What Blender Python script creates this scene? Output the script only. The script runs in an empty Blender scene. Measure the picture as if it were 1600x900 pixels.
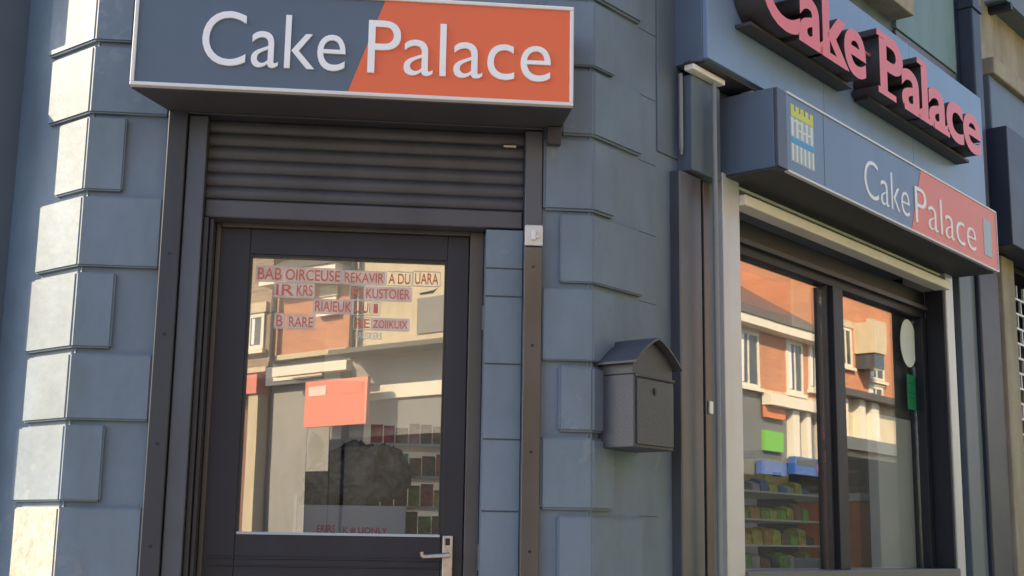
import bpy, bmesh, math, random
from mathutils import Vector, Matrix
random.seed(7)
sc = bpy.context.scene
C = sc.collection
R_ = math.radians

# ---------------------------------------------------------------- camera
PITCH, ROLL = R_(10.8), R_(0.9)
CAM = Vector((0, 0, 1.35))
fw = Vector((0, math.cos(PITCH), math.sin(PITCH)))
rt0 = Vector((1, 0, 0)); up0 = rt0.cross(fw)
rt = rt0*math.cos(ROLL) + up0*math.sin(ROLL)
up = -rt0*math.sin(ROLL) + up0*math.cos(ROLL)
cd = bpy.data.cameras.new("camera"); cam = bpy.data.objects.new("camera", cd); C.objects.link(cam)
cd.sensor_width = 36; cd.lens = 36*2075/1600; cd.clip_end = 2000; cd.clip_start = 0.05
cam.matrix_world = Matrix(((rt.x, up.x, -fw.x, CAM.x), (rt.y, up.y, -fw.y, CAM.y), (rt.z, up.z, -fw.z, CAM.z), (0, 0, 0, 1)))
sc.camera = cam

# ---------------------------------------------------------------- world, sun, exposure
SUN_HEADING, SUN_ELEV = -94.0, 32.0          # where the sun stands, degrees clockwise from +Y
w = bpy.data.worlds.new("World"); sc.world = w; w.use_nodes = True
wn = w.node_tree; bg = wn.nodes['Background']; sky = wn.nodes.new('ShaderNodeTexSky')
sky.sky_type = 'NISHITA'; sky.sun_disc = False
sky.sun_elevation = R_(SUN_ELEV); sky.sun_rotation = R_(SUN_HEADING)
sky.air_density = 1.0; sky.dust_density = 1.2
wn.links.new(sky.outputs[0], bg.inputs[0]); bg.inputs[1].default_value = 0.13
sd = bpy.data.lights.new("sun", 'SUN'); sd.energy = 5.0; sd.angle = R_(0.5); sd.color = (1.0, 0.76, 0.47)
sun = bpy.data.objects.new("sun", sd); C.objects.link(sun)
h, e = R_(SUN_HEADING), R_(SUN_ELEV)
to_sun = Vector((math.sin(h)*math.cos(e), math.cos(h)*math.cos(e), math.sin(e)))
sun.rotation_euler = to_sun.to_track_quat('Z', 'Y').to_euler(); sun.location = to_sun*30
sc.view_settings.view_transform = 'Standard'; sc.view_settings.look = 'None'
sc.view_settings.exposure = 1.40; sc.view_settings.gamma = 1
sc.view_settings.use_curve_mapping = False
sc.render.engine = 'CYCLES'
sc.cycles.use_denoising = True
sc.cycles.max_bounces = 10; sc.cycles.transparent_max_bounces = 12; sc.cycles.caustics_reflective = False

# ---------------------------------------------------------------- frames of the three facades
def head(deg): a = R_(deg); return Vector((math.sin(a), math.cos(a), 0))
hF, hR, hL = 84.2, 38.8, -50.8
KR = Vector((0.25800715, 4.12198594, 0))
UL = -1.592                                   # where the front wall ends on the other side
KL = KR + head(hF)*UL
def frame(o, dirn, nrm):                       # local x along the wall, y INTO the wall, z up
    return Matrix(((dirn.x, -nrm.x, 0, o.x), (dirn.y, -nrm.y, 0, o.y), (0, 0, 1, o.z), (0, 0, 0, 1)))
FF = frame(KR, head(hF), head(hF+90))
RR = frame(KR, head(hR), head(hR+90))
LL = frame(KL, head(hL), head(hL-90))
W_OFF = 10.0
WW = frame(KR + head(hR+90)*W_OFF, head(hR), -head(hR+90))   # opposite row: same u as RR, faces back to the shop
ID = Matrix.Identity(4)

# ---------------------------------------------------------------- materials
def mat(name, col, rough=.6, metal=0, spec=.5, var=.12, vscale=6., bump=.0, bscale=60., tint=None, stain=0., coat=0., chips=0.):
    m = bpy.data.materials.new(name); m.use_nodes = True; nt = m.node_tree; n = nt.nodes; l = nt.links
    b = n['Principled BSDF']; b.inputs['Roughness'].default_value = rough; b.inputs['Metallic'].default_value = metal
    b.inputs['Specular IOR Level'].default_value = spec; b.inputs['Coat Weight'].default_value = coat
    tc = n.new('ShaderNodeTexCoord'); no = n.new('ShaderNodeTexNoise'); no.inputs['Scale'].default_value = vscale
    no.inputs['Detail'].default_value = 8; no.inputs['Roughness'].default_value = .65
    l.new(tc.outputs['Object'], no.inputs['Vector'])
    mr = n.new('ShaderNodeValToRGB'); mr.color_ramp.elements[0].position = .3; mr.color_ramp.elements[1].position = .7
    c = Vector(col); d = c*(1-var); t = Vector(tint) if tint else c*(1+var)
    mr.color_ramp.elements[0].color = (*d, 1); mr.color_ramp.elements[1].color = (*t, 1)
    l.new(no.outputs['Fac'], mr.inputs[0]); out = mr.outputs[0]
    if stain > 0:
        mp = n.new('ShaderNodeMapping'); mp.inputs['Scale'].default_value = (3.5, 3.5, .9); l.new(tc.outputs['Object'], mp.inputs[0])
        n2 = n.new('ShaderNodeTexNoise'); n2.inputs['Scale'].default_value = 2.2; n2.inputs['Detail'].default_value = 6
        l.new(mp.outputs[0], n2.inputs['Vector'])
        r2 = n.new('ShaderNodeValToRGB'); r2.color_ramp.elements[0].position = .42; r2.color_ramp.elements[1].position = .75
        r2.color_ramp.elements[0].color = (1, 1, 1, 1); k = 1-stain; r2.color_ramp.elements[1].color = (k, k*.96, k*.9, 1)
        l.new(n2.outputs['Fac'], r2.inputs[0])
        mx = n.new('ShaderNodeMix'); mx.data_type = 'RGBA'; mx.blend_type = 'MULTIPLY'; mx.inputs[0].default_value = 1
        l.new(out, mx.inputs[6]); l.new(r2.outputs[0], mx.inputs[7]); out = mx.outputs[2]
    if chips > 0:
        n4 = n.new('ShaderNodeTexNoise'); n4.inputs['Scale'].default_value = 26; n4.inputs['Detail'].default_value = 3
        l.new(tc.outputs['Object'], n4.inputs['Vector'])
        n5 = n.new('ShaderNodeTexNoise'); n5.inputs['Scale'].default_value = 2.1; l.new(tc.outputs['Object'], n5.inputs['Vector'])
        ad = n.new('ShaderNodeMath'); ad.operation = 'MULTIPLY'; l.new(n4.outputs['Fac'], ad.inputs[0]); l.new(n5.outputs['Fac'], ad.inputs[1])
        r4 = n.new('ShaderNodeValToRGB'); r4.color_ramp.elements[0].position = .375; r4.color_ramp.elements[1].position = .40
        r4.color_ramp.elements[0].color = (0, 0, 0, 1); r4.color_ramp.elements[1].color = (chips,)*3 + (1,)
        l.new(ad.outputs[0], r4.inputs[0])
        m4 = n.new('ShaderNodeMix'); m4.data_type = 'RGBA'; l.new(r4.outputs[0], m4.inputs[0]); l.new(out, m4.inputs[6]); m4.inputs[7].default_value = (.42, .41, .38, 1)
        out = m4.outputs[2]
    l.new(out, b.inputs['Base Color'])
    rr = n.new('ShaderNodeMapRange'); rr.inputs[3].default_value = max(.02, rough-.08); rr.inputs[4].default_value = min(1, rough+.1)
    l.new(no.outputs['Fac'], rr.inputs[0]); l.new(rr.outputs[0], b.inputs['Roughness'])
    if bump > 0:
        n3 = n.new('ShaderNodeTexNoise'); n3.inputs['Scale'].default_value = bscale; n3.inputs['Detail'].default_value = 6
        l.new(tc.outputs['Object'], n3.inputs['Vector'])
        bp = n.new('ShaderNodeBump'); bp.inputs['Strength'].default_value = bump; bp.inputs['Distance'].default_value = .01
        l.new(n3.outputs['Fac'], bp.inputs['Height']); l.new(bp.outputs[0], b.inputs['Normal'])
    return m
def brick_mat(name, a, b_, mortar, scale=1.0):
    m = bpy.data.materials.new(name); m.use_nodes = True; nt = m.node_tree; n = nt.nodes; l = nt.links
    bs = n['Principled BSDF']; bs.inputs['Roughness'].default_value = .85
    tc = n.new('ShaderNodeTexCoord'); sx = n.new('ShaderNodeSeparateXYZ'); cx = n.new('ShaderNodeCombineXYZ')
    l.new(tc.outputs['Object'], sx.inputs[0]); l.new(sx.outputs[0], cx.inputs[0]); l.new(sx.outputs[2], cx.inputs[1])
    br = n.new('ShaderNodeTexBrick'); br.inputs['Color1'].default_value = (*a, 1); br.inputs['Color2'].default_value = (*b_, 1)
    br.inputs['Mortar'].default_value = (*mortar, 1); br.inputs['Scale'].default_value = scale
    br.inputs['Brick Width'].default_value = .225; br.inputs['Row Height'].default_value = .075; br.inputs['Mortar Size'].default_value = .008
    l.new(cx.outputs[0], br.inputs['Vector'])
    no = n.new('ShaderNodeTexNoise'); no.inputs['Scale'].default_value = 1.3; no.inputs['Detail'].default_value = 6
    l.new(tc.outputs['Object'], no.inputs['Vector'])
    hs = n.new('ShaderNodeHueSaturation'); mr = n.new('ShaderNodeMapRange'); mr.inputs[3].default_value = .7; mr.inputs[4].default_value = 1.3
    l.new(no.outputs['Fac'], mr.inputs[0]); l.new(mr.outputs[0], hs.inputs['Value']); l.new(br.outputs[0], hs.inputs['Color'])
    l.new(hs.outputs[0], bs.inputs['Base Color']); return m
def glass_mat(name, refl=.42, tint=(.97, .98, .98), rough=.0, wave=.0):
    m = bpy.data.materials.new(name); m.use_nodes = True; nt = m.node_tree; n = nt.nodes; l = nt.links
    n.remove(n['Principled BSDF']); o = n['Material Output']
    tr = n.new('ShaderNodeBsdfTransparent'); tr.inputs[0].default_value = (*tint, 1)
    gl = n.new('ShaderNodeBsdfGlossy'); gl.inputs['Roughness'].default_value = rough; gl.inputs[0].default_value = (.97, .97, .95, 1)
    mx = n.new('ShaderNodeMixShader'); lw = n.new('ShaderNodeLayerWeight'); lw.inputs[0].default_value = .35
    mr = n.new('ShaderNodeMapRange'); mr.inputs[3].default_value = refl; mr.inputs[4].default_value = .85
    l.new(lw.outputs['Facing'], mr.inputs[0]); 
    pw = n.new('ShaderNodeMath'); pw.operation = 'POWER'; pw.inputs[1].default_value = 3
    l.new(lw.outputs['Facing'], pw.inputs[0]); l.new(pw.outputs[0], mr.inputs[0])
    l.new(mr.outputs[0], mx.inputs[0]); l.new(tr.outputs[0], mx.inputs[1]); l.new(gl.outputs[0], mx.inputs[2]); l.new(mx.outputs[0], o.inputs[0])
    if wave > 0:
        tc = n.new('ShaderNodeTexCoord'); no = n.new('ShaderNodeTexNoise'); no.inputs['Scale'].default_value = 1.6; no.inputs['Detail'].default_value = 1
        l.new(tc.outputs['Object'], no.inputs['Vector']); bp = n.new('ShaderNodeBump'); bp.inputs['Strength'].default_value = wave; bp.inputs['Distance'].default_value = .01
        l.new(no.outputs['Fac'], bp.inputs['Height']); l.new(bp.outputs[0], gl.inputs['Normal'])
    return m

M = {}
M['paint'] = mat('grey_wall_paint', (.150, .208, .282), .55, var=.13, vscale=3.2, bump=.28, bscale=16, stain=.15, chips=.12)
M['stone'] = mat('speckled_bare_stone', (.33, .33, .32), .85, var=.3, vscale=30, bump=.35, bscale=60)
M['surround'] = mat('charcoal_surround_paint', (.034, .038, .054), .45, var=.1, vscale=4, stain=.15)
M['guide'] = mat('blue_grey_metal', (.085, .10, .135), .38, metal=.3, var=.08, vscale=5, stain=.1)
M['slat'] = mat('shutter_slat_paint', (.072, .077, .100), .42, var=.16, vscale=5, stain=.2)
M['door'] = mat('dark_door_paint', (.026, .029, .044), .45, spec=.35, var=.14, vscale=5, stain=.12)
M['doorframe'] = mat('dark_frame_paint', (.075, .074, .080), .38, var=.12, vscale=5, stain=.12)
M['lowsign'] = mat('lower_sign_blue', (.14, .215, .36), .36, var=.05, vscale=2, stain=.08)
M['soffit'] = mat('dark_soffit', (.052, .054, .068), .6, var=.1)
M['pilgrey'] = mat('grey_pilaster_metal', (.11, .12, .15), .3, metal=.4, var=.10, vscale=3, stain=.2)
M['bronze'] = mat('weathered_brown_metal', (.105, .10, .108), .3, metal=.5, var=.12, vscale=4, stain=.2)
M['steel'] = mat('brushed_steel', (.55, .54, .53), .28, metal=1, var=.15, vscale=30)
M['postmetal'] = mat('pale_grey_post', (.60, .62, .66), .33, metal=.2, var=.06, stain=.1)
M['pipegrey'] = mat('pipe_grey', (.24, .26, .29), .4, var=.1, stain=.15)
M['trimwhite'] = mat('white_trim', (.74, .75, .78), .35, var=.03)
M['sign_blue'] = mat('blue_grey_sign_face', (.098, .138, .198), .36, var=.03, vscale=2)
M['sign_orange'] = mat('orange_sign_face', (.80, .155, .06), .35, var=.03, vscale=2)
M['letter'] = mat('white_lettering', (.88, .90, .95), .35, var=.03)
M['fascia'] = mat('blue_fascia_panel', (.21, .315, .51), .36, var=.05, vscale=1.2, stain=.05)
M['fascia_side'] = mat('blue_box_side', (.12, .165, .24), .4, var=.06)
M['pink'] = mat('sun_faded_red_face', (.88, .17, .17), .38, var=.08, vscale=7)
M['letter_side'] = mat('letter_return_grey', (.055, .05, .055), .5, var=.15)
M['pinkpanel'] = mat('faded_salmon_panel', (.82, .20, .13), .4, var=.06, vscale=5)
M['paleblue'] = mat('pale_blue_square', (.38, .45, .53), .4, var=.05)
M['logo_yellow'] = mat('logo_yellow', (.70, .72, .10), .5, var=.1)
M['logo_white'] = mat('logo_white', (.72, .82, .80), .5, var=.05)
M['logo_blue'] = mat('logo_blue', (.05, .38, .75), .5, var=.05)
M['cream'] = mat('cream_strip', (.92, .91, .87), .45, var=.06)
M['dark'] = mat('near_black_metal', (.018, .021, .032), .45, spec=.3, var=.1)
M['navy'] = mat('navy_paint', (.022, .030, .055), .45, var=.12, vscale=4)
M['bluewall'] = mat('slate_blue_paint', (.11, .15, .20), .45, var=.06, stain=.1)
M['teal'] = mat('pale_teal_render', (.21, .33, .36), .6, var=.08, vscale=3, stain=.15)
M['mailbox'] = mat('mailbox_grey', (.062, .066, .085), .45, metal=.1, var=.06, vscale=9, bump=.1, bscale=150)
M['black'] = mat('black', (.012, .012, .014), .5, var=.1)
M['creamstone'] = mat('cream_stone', (.42, .37, .29), .8, var=.2, vscale=2.5, bump=.3, stain=.35)
M['floor'] = mat('shop_floor', (.45, .42, .38), .5, var=.1)
M['inwall'] = mat('interior_wall', (.84, .85, .85), .8, var=.05)
M['glass'] = glass_mat('reflective_glass', .22, wave=.035)
M['asphalt'] = mat('asphalt', (.06, .058, .056), .9, var=.2, vscale=8, bump=.5, bscale=120)
M['paving'] = mat('paving', (.21, .20, .185), .85, var=.15, vscale=5, bump=.3)
M['brick_o'] = brick_mat('orange_brick', (.45, .17, .085), (.52, .21, .10), (.36, .26, .2))
M['brick_r'] = brick_mat('red_brick', (.33, .14, .09), (.40, .18, .11), (.33, .25, .2))
M['brick_d'] = brick_mat('brown_brick', (.20, .14, .10), (.26, .18, .12), (.3, .25, .2))
M['creamwall'] = mat('cream_render', (.52, .45, .33), .8, var=.08, vscale=2, stain=.15)
M['winwhite'] = mat('window_white', (.66, .63, .55), .5, var=.04)
M['shopdark'] = mat('dark_shop_glass', (.008, .009, .010), .5, var=.3, vscale=1, spec=.15)
M['winpane'] = mat('dark_pane', (.05, .055, .06), .05, var=.2, vscale=1, spec=.8)
M['slate'] = mat('slate_roof', (.085, .08, .078), .7, var=.25, vscale=12)
M['shutter'] = mat('pale_shutter', (.24, .24, .23), .5, var=.1)
M['greyshop'] = mat('grey_shopfront', (.12, .13, .14), .5, var=.1)
M['maroon'] = mat('maroon_shopfront', (.17, .06, .05), .5, var=.2)
M['orange'] = mat('orange_board', (.58, .18, .07), .5, var=.06)
M['green'] = mat('green_board', (.13, .42, .05), .5, var=.1)
M['greenlabel'] = mat('green_label', (.0, .20, .09), .5, var=.05)
M['vanblue'] = mat('van_blue', (.03, .09, .36), .25, var=.05, coat=.5)
M['rubber'] = mat('rubber', (.02, .02, .02), .8)
M['red'] = mat('red_vinyl', (.60, .17, .13), .5, var=.2, vscale=30)
M['whitevinyl'] = mat('white_vinyl', (.60, .60, .58), .5, var=.1)
M['pinkback'] = mat('pale_pink_vinyl', (.72, .56, .50), .5, var=.25, vscale=25)
M['boxgrey'] = mat('grey_carton', (.62, .62, .66), .7, var=.05)
M['bag'] = mat('black_crumpled_film', (.004, .004, .006), .5, spec=.2, var=.9, vscale=13, tint=(.36, .36, .36), bump=1.0, bscale=24)
M['pinkprint'] = mat('pink_print', (.55, .12, .17), .6, var=.1)
M['poster'] = mat('orange_red_poster', (.72, .20, .13), .5, var=.06)
M['wood'] = mat('orange_wood', (.80, .27, .09), .5, var=.2, vscale=5)
M['board_dark'] = mat('grey_board', (.14, .145, .15), .5, var=.05)
M['board_pale'] = mat('pale_blue_board', (.88, .93, .94), .45, var=.04)
M['oval'] = mat('oval_sticker_pale', (.78, .84, .90), .5, var=.06)
def goods(i, c): return mat('packet_print_%d' % i, tuple(min(.88, x*2.0) for x in c), .4, var=.55, vscale=32, tint=tuple(min(.9, x*2.6+.10) for x in c))

# ---------------------------------------------------------------- mesh helpers
class MB:
    def __init__(s, fr=ID): s.bm = bmesh.new(); s.fr = fr
    def box(s, a0, a1, o0, o1, z0, z1, bev=0):
        """u from a0 to a1, outward offset from o0 to o1, height z0 to z1"""
        vs = [s.bm.verts.new((u, -o, z)) for z in (z0, z1) for o in (o1, o0) for u in (a0, a1)]
        f = [(0, 1, 3, 2), (4, 6, 7, 5), (0, 4, 5, 1), (2, 3, 7, 6), (0, 2, 6, 4), (1, 5, 7, 3)]
        fs = [s.bm.faces.new([vs[i] for i in q]) for q in f]
        if bev: 
            es = list({e for ff in fs for e in ff.edges})
            bmesh.ops.bevel(s.bm, geom=es, offset=bev, segments=2, affect='EDGES', profile=.6)
        return s
    def prism(s, pts, z0, z1, bev=0):
        """plan polygon (u, o) extruded in z"""
        lo = [s.bm.verts.new((u, -o, z0)) for u, o in pts]; hi = [s.bm.verts.new((u, -o, z1)) for u, o in pts]
        fs = [s.bm.faces.new(lo), s.bm.faces.new(hi[::-1])]
        for i in range(len(pts)):
            j = (i+1) % len(pts); fs.append(s.bm.faces.new((lo[j], lo[i], hi[i], hi[j])))
        if bev:
            es = list({e for ff in fs for e in ff.edges})
            bmesh.ops.bevel(s.bm, geom=es, offset=bev, segments=2, affect='EDGES')
        return s
    def plate(s, pts, o0, o1):
        """elevation polygon (u, z) extruded from offset o0 to o1"""
        a = [s.bm.verts.new((u, -o0, z)) for u, z in pts]; b = [s.bm.verts.new((u, -o1, z)) for u, z in pts]
        s.bm.faces.new(a); s.bm.faces.new(b[::-1])
        for i in range(len(pts)):
            j = (i+1) % len(pts); s.bm.faces.new((a[j], a[i], b[i], b[j]))
        return s
    def section(s, pts, a0, a1):
        """cross-section polygon (o, z) extruded along u"""
        a = [s.bm.verts.new((a0, -o, z)) for o, z in pts]; b = [s.bm.verts.new((a1, -o, z)) for o, z in pts]
        s.bm.faces.new(a); s.bm.faces.new(b[::-1])
        for i in range(len(pts)):
            j = (i+1) % len(pts); s.bm.faces.new((a[j], a[i], b[i], b[j]))
        return s
    def tube(s, p0, p1, r, n=14, r1=None):
        p0 = Vector((p0[0], -p0[1], p0[2])); p1 = Vector((p1[0], -p1[1], p1[2])); d = (p1-p0); L = d.length
        q = d.to_track_quat('Z', 'Y').to_matrix().to_4x4(); q.translation = (p0+p1)/2
        bmesh.ops.create_cone(s.bm, cap_ends=True, segments=n, radius1=r, radius2=r if r1 is None else r1, depth=L, matrix=q); return s
    def build(s, name, m, parent=None, bev=0, smooth=False):
        pw = root_mat(parent); T = pw.inverted() @ s.fr
        me = bpy.data.meshes.new(name); s.bm.transform(T); bmesh.ops.recalc_face_normals(s.bm, faces=s.bm.faces); s.bm.to_mesh(me); s.bm.free()
        me.materials.append(m)
        if smooth:
            for p in me.polygons: p.use_smooth = True
        o = bpy.data.objects.new(name, me); C.objects.link(o); o.parent = parent
        if bev:
            b = o.modifiers.new('edges', 'BEVEL'); b.width = bev; b.segments = 2; b.limit_method = 'ANGLE'; b.harden_normals = True
        return o
def root_mat(p):
    m = Matrix.Identity(4)
    while p is not None:
        m = p.matrix_basis @ m; p = p.parent
    return m
def tag(o, label=None, cat=None, group=None, kind=None):
    if label: o['label'] = label
    if cat: o['category'] = cat
    if group: o['group'] = group
    if kind: o['kind'] = kind
    return o
def proper(m):
    return m @ Matrix.Diagonal((-1, 1, 1, 1)) if m.determinant() < 0 else m
def thing(name, label, cat, fr, u, off, z, group=None):
    o = bpy.data.objects.new(name, None); C.objects.link(o)
    o.matrix_basis = proper(fr @ Matrix.Translation((u, -off, z))); o.empty_display_size = .1
    return tag(o, label, cat, group)

_font_cache = {}
def text_bm(txt, thin=0.0, depth=0.01, slab=False):
    """letters of the built-in font as a mesh: x right, z up, y depth (front at y=-depth)"""
    cu = bpy.data.curves.new('t', 'FONT'); cu.body = txt; cu.size = 1; cu.offset = thin; cu.extrude = .5; cu.resolution_u = 6
    if slab: cu.space_character = .93
    ob = bpy.data.objects.new('t', cu); C.objects.link(ob)
    dg = bpy.context.evaluated_depsgraph_get(); me = bpy.data.meshes.new_from_object(ob.evaluated_get(dg))
    bm = bmesh.new(); bm.from_mesh(me); bpy.data.objects.remove(ob); bpy.data.curves.remove(cu); bpy.data.meshes.remove(me)
    return bm
def letters(name, txt, m, parent, fr, u0, u1, z0, z1, o0, o1, thin=0.0, side=None, slab=None, shear=0):
    bm = text_bm(txt, thin, slab=bool(slab))
    xs = [v.co.x for v in bm.verts]; ys = [v.co.y for v in bm.verts]; zs = [v.co.z for v in bm.verts]
    x0, x1, y0, y1, q0, q1 = min(xs), max(xs), min(ys), max(ys), min(zs), max(zs)
    for v in bm.verts:
        x, y, z = v.co
        v.co = ((x-x0)/(x1-x0)*(u1-u0)+u0, -(o0 + (z-q0)/(q1-q0)*(o1-o0)), (y-y0)/(y1-y0)*(z1-z0)+z0)
    b = MB(fr); b.bm.free(); b.bm = bm
    if slab:
        for (a0, a1, c0, c1) in slab: b.box(a0, a1, o0+.001, o1+.0015, c0, c1)
    o = b.build(name, m, parent)
    if side:
        o.data.materials.append(side)
        n = (root_mat(parent).inverted() @ fr).to_3x3() @ Vector((0, -1, 0))
        for p in o.data.polygons:
            if abs(p.normal.dot(n)) < .7: p.material_index = 1
    return o

# ================================================================ GROUND
b = MB(); b.box(-200, 200, -200, 200, -.30, -.12); o = b.build('road', M['asphalt']); tag(o, kind='structure')
def wpt(fr, u, off): 
    v = fr @ Vector((u, -off, 0)); return (v.x, -v.y)
pv = [wpt(RR, 40, 0), wpt(RR, 0, 0), wpt(LL, 0, 0), wpt(LL, 12, 0), wpt(LL, 12, 3.2), wpt(LL, .6, 3.2), wpt(FF, -1.0, 4.6), wpt(FF, .6, 4.6), wpt(RR, .6, 3.4), wpt(RR, 40, 3.4)]
b = MB(); b.prism(pv, -.12, 0); o = b.build('pavement', M['paving'], bev=.01); tag(o, kind='structure')
b = MB(WW); b.box(-40, 45, 0, 2.6, -.12, .0); o = b.build('pavement', M['paving'], bev=.01); tag(o, kind='structure')

# ================================================================ THE CORNER SHOP
shop = bpy.data.objects.new('corner_shop', None); C.objects.link(shop)
tag(shop, 'blue-grey painted corner shop with quoined edges, glazed door and display window', 'shop building')
shop.matrix_basis = Matrix.Translation((KR.x, KR.y, 0))
TOP = 7.0; FD = -.019      # field plane
# front wall
b = MB(FF)
b.box(UL, -1.346, -.32, FD, 0, TOP); b.box(-.164, 0, -.32, FD, 0, TOP)
b.box(-1.346, -.164, -.32, FD, 2.70, TOP)
b.box(-1.346, -.164, -.32, -.05, 0, .2)
b.box(-.340, -.224, -.30, -.035, .2, 2.325)      # narrow strip beside the door
b.build('wall', M['paint'], shop)
# street wall of the display window
b = MB(RR)
b.box(0, .72, -.32, FD, 0, TOP); b.box(.72, .80, -.32, -.035, 0, TOP)
b.box(.80, 3.075, -.32, FD, 2.70, 3.95); b.box(.80, 1.7, -.32, FD, 3.95, TOP); b.box(2.62, 3.075, -.32, FD, 3.95, TOP); b.box(1.7, 2.62, -.32, FD, 5.3, TOP)
b.box(.80, 3.075, -.32, -.02, 0, 1.20)
b.box(3.075, 3.19, -.6, -.30, 0, 2.9)
b.box(3.075, 3.75, -.32, FD, 2.9, TOP)
b.build('wall', M['paint'], shop)
b = MB(LL); b.box(0, 6, -.32, FD, 0, TOP); b.build('wall', M['paint'], shop)
# quoin blocks
ZC = [.0, .23, .47, .71, .95, 1.195, 1.437, 1.679, 1.897, 2.146, 2.384, 2.635, 2.87, 3.11, 3.35, 3.59, 3.83, 4.07, 4.31, 4.55]
gap = .0085
rq = random.Random(11)
def wrap_block(kind, i, z0, z1):
    if kind == 'R':
        long_r = (i % 2 == 1); wf, wr = (.108, .287) if long_r else (.163, .122)
        pts = [wpt(FF, -wf, 0), (KR.x, -KR.y), wpt(RR, wr, 0), wpt(RR, wr, -.05), wpt(RR, .03, -.08), wpt(FF, -wf, -.05)]
    else:
        long_l = (i % 2 == 0); wf, wl = (.118, .262) if long_l else (.244, .235)
        if z1 > 2.39 and z1 < 2.7: wl = .16
        pts = [wpt(LL, wl, -.05), wpt(LL, wl, 0), (KL.x, -KL.y), wpt(FF, UL+wf, 0), wpt(FF, UL+wf, -.05), wpt(FF, UL+.03, -.08)]
    b = MB(); g0, g1 = gap*rq.uniform(.7, 1.25), gap*rq.uniform(.7, 1.25)
    b.prism(pts, z0+g0, z1-g1, bev=rq.uniform(.004, .008))
    return b
for i in range(len(ZC)-1):
    z0, z1 = ZC[i], ZC[i+1]
    wrap_block('R', i, z0, z1).build('quoin_block', M['paint'], shop)
    o = wrap_block('L', i, z0, z1).build('quoin_block', M['paint'], shop)
    if i in (4, 5):
        o.data.materials.append(M['stone'])
        nl = head(hL-90)
        for p in o.data.polygons:
            if p.normal.dot(nl) > .8: p.material_index = 1
        tag(o, 'quoin block with bare speckled stone on its sunlit side')
# raised panel on the short front courses
# horizontal joints in the street wall
for z in (1.437, 1.679, 1.897, 2.146, 2.384, 2.635, 2.87, 3.11, 3.35):
    MB(RR).box(.29, .395, FD-.01, FD+.0012, z-.001, z+.001).build('joint_line', M['surround'], shop)

for z in (2.20, 2.11, 1.895, 1.66, 1.44):
    MB(FF).box(-.339, -.225, -.0352, -.0335, z-.002, z+.002).build('joint_line', M['surround'], shop)
# door surround + guides + shutter
b = MB(FF); b.box(-1.346, -1.287, -.2, .012, 0, 2.70); b.box(-1.346, -.164, -.2, .004, 2.652, 2.70)
b.build('door_surround', M['surround'], shop, bev=.004)
b = MB(FF); b.box(-1.285, -1.226, -.2, -.004, 0, 2.65); b.build('shutter_guide', M['guide'], shop, bev=.004)
b = MB(FF); b.box(-1.2245, -1.21, -.2, -.03, .2, 2.33); b.box(-1.208, -1.196, -.2, -.05, .2, 2.33); b.build('guide_channel', M['surround'], shop, bev=.002)
gr = MB(FF).box(-.222, -.166, -.2, -.004, 0, 2.65).build('shutter_guide', M['guide'], shop, bev=.004)
MB(FF).box(-.2225, -.1655, -.01, .008, 0, 2.265).build('guide_cover', M['bronze'], shop, bev=.003)
MB(FF).box(-.2215, -.1645, -.01, .012, 2.268, 2.335).build('shutter_lock', M['postmetal'], shop, bev=.003)
lk = MB(FF); lk.box(-.203, -.188, .012, .02, 2.285, 2.318); lk.box(-.188, -.176, .012, .018, 2.292, 2.3); lk.build('lock_cover', M['trimwhite'], shop, bev=.002)
# rolled-up slats over the door (curved slat profile)
b = MB(FF)
prof = []; n_sl = 6; zt, zb = 2.655, 2.392; ph = (zt-zb)/n_sl
for k in range(n_sl):
    for t in range(8):
        a = t/8.; prof.append((-.060 + .011*math.sin(math.pi*a)**.5, zb + ph*(k+a)))
prof.append((-.062, zt)); prof += [(-.11, zt), (-.11, zb)]
b.section(prof, -1.225, -.2235); b.build('shutter_slats', M['slat'], shop)
MB(FF).box(-1.2255, -.2235, -.15, -.040, 2.332, 2.390).build('shutter_bottom_rail', M['slat'], shop, bev=.006)
MB(FF).box(-.29, -.25, -.045, -.034, 2.600, 2.607).build('shutter_clip', M['steel'], shop)

for z in (1.32, 1.62, 1.95, 2.2):
    MB(FF).tube((-.194, .007, z), (-.194, .0095, z), .005, 10).build('screw', M['dark'], shop)
    MB(FF).tube((-1.316, .011, z), (-1.316, .0135, z), .005, 10).build('screw', M['dark'], shop)
# door: frame, leaf, glass, handle, lettering
door = MB(FF)
LU0, LU1, LZ0, LZ1 = -1.190, -.388, .2, 2.318
GU0, GU1, GZ0, GZ1 = -1.0865, -.457, 1.362, 2.236
door.box(LU0, GU0, -.17, -.12, LZ0, LZ1); door.box(GU1, LU1, -.17, -.12, LZ0, LZ1)
door.box(GU0, GU1, -.17, -.12, GZ1, LZ1); door.box(GU0, GU1, -.17, -.12, LZ0, GZ0)
dr = door.build('door', M['door'], shop, bev=.003)
b = MB(FF); b.box(-1.195, -1.18, -.15, -.112, .2, 2.332); b.box(-.386, -.341, -.19, -.105, .2, 2.332); b.box(-1.18, -.386, -.19, -.105, 2.318, 2.333)
b.build('door_frame', M['doorframe'], shop, bev=.003)
b = MB(FF)     # glazing bead
for (a0, a1, z0, z1) in ((GU0, GU0+.008, GZ0, GZ1), (GU1-.008, GU1, GZ0, GZ1), (GU0+.008, GU1-.008, GZ1-.008, GZ1)):
    b.box(a0, a1, -.15, -.124, z0, z1)
b.build('glazing_bead', M['black'], dr)
MB(FF).box(GU0+.004, GU1-.004, -.15, -.116, GZ0-.003, GZ0+.005).build('glazing_sill', M['paleblue'], dr)
MB(FF).box(GU0+.002, GU1-.002, -.142, -.138, GZ0+.003, GZ1-.002).build('glass_pane', M['glass'], dr)
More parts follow.
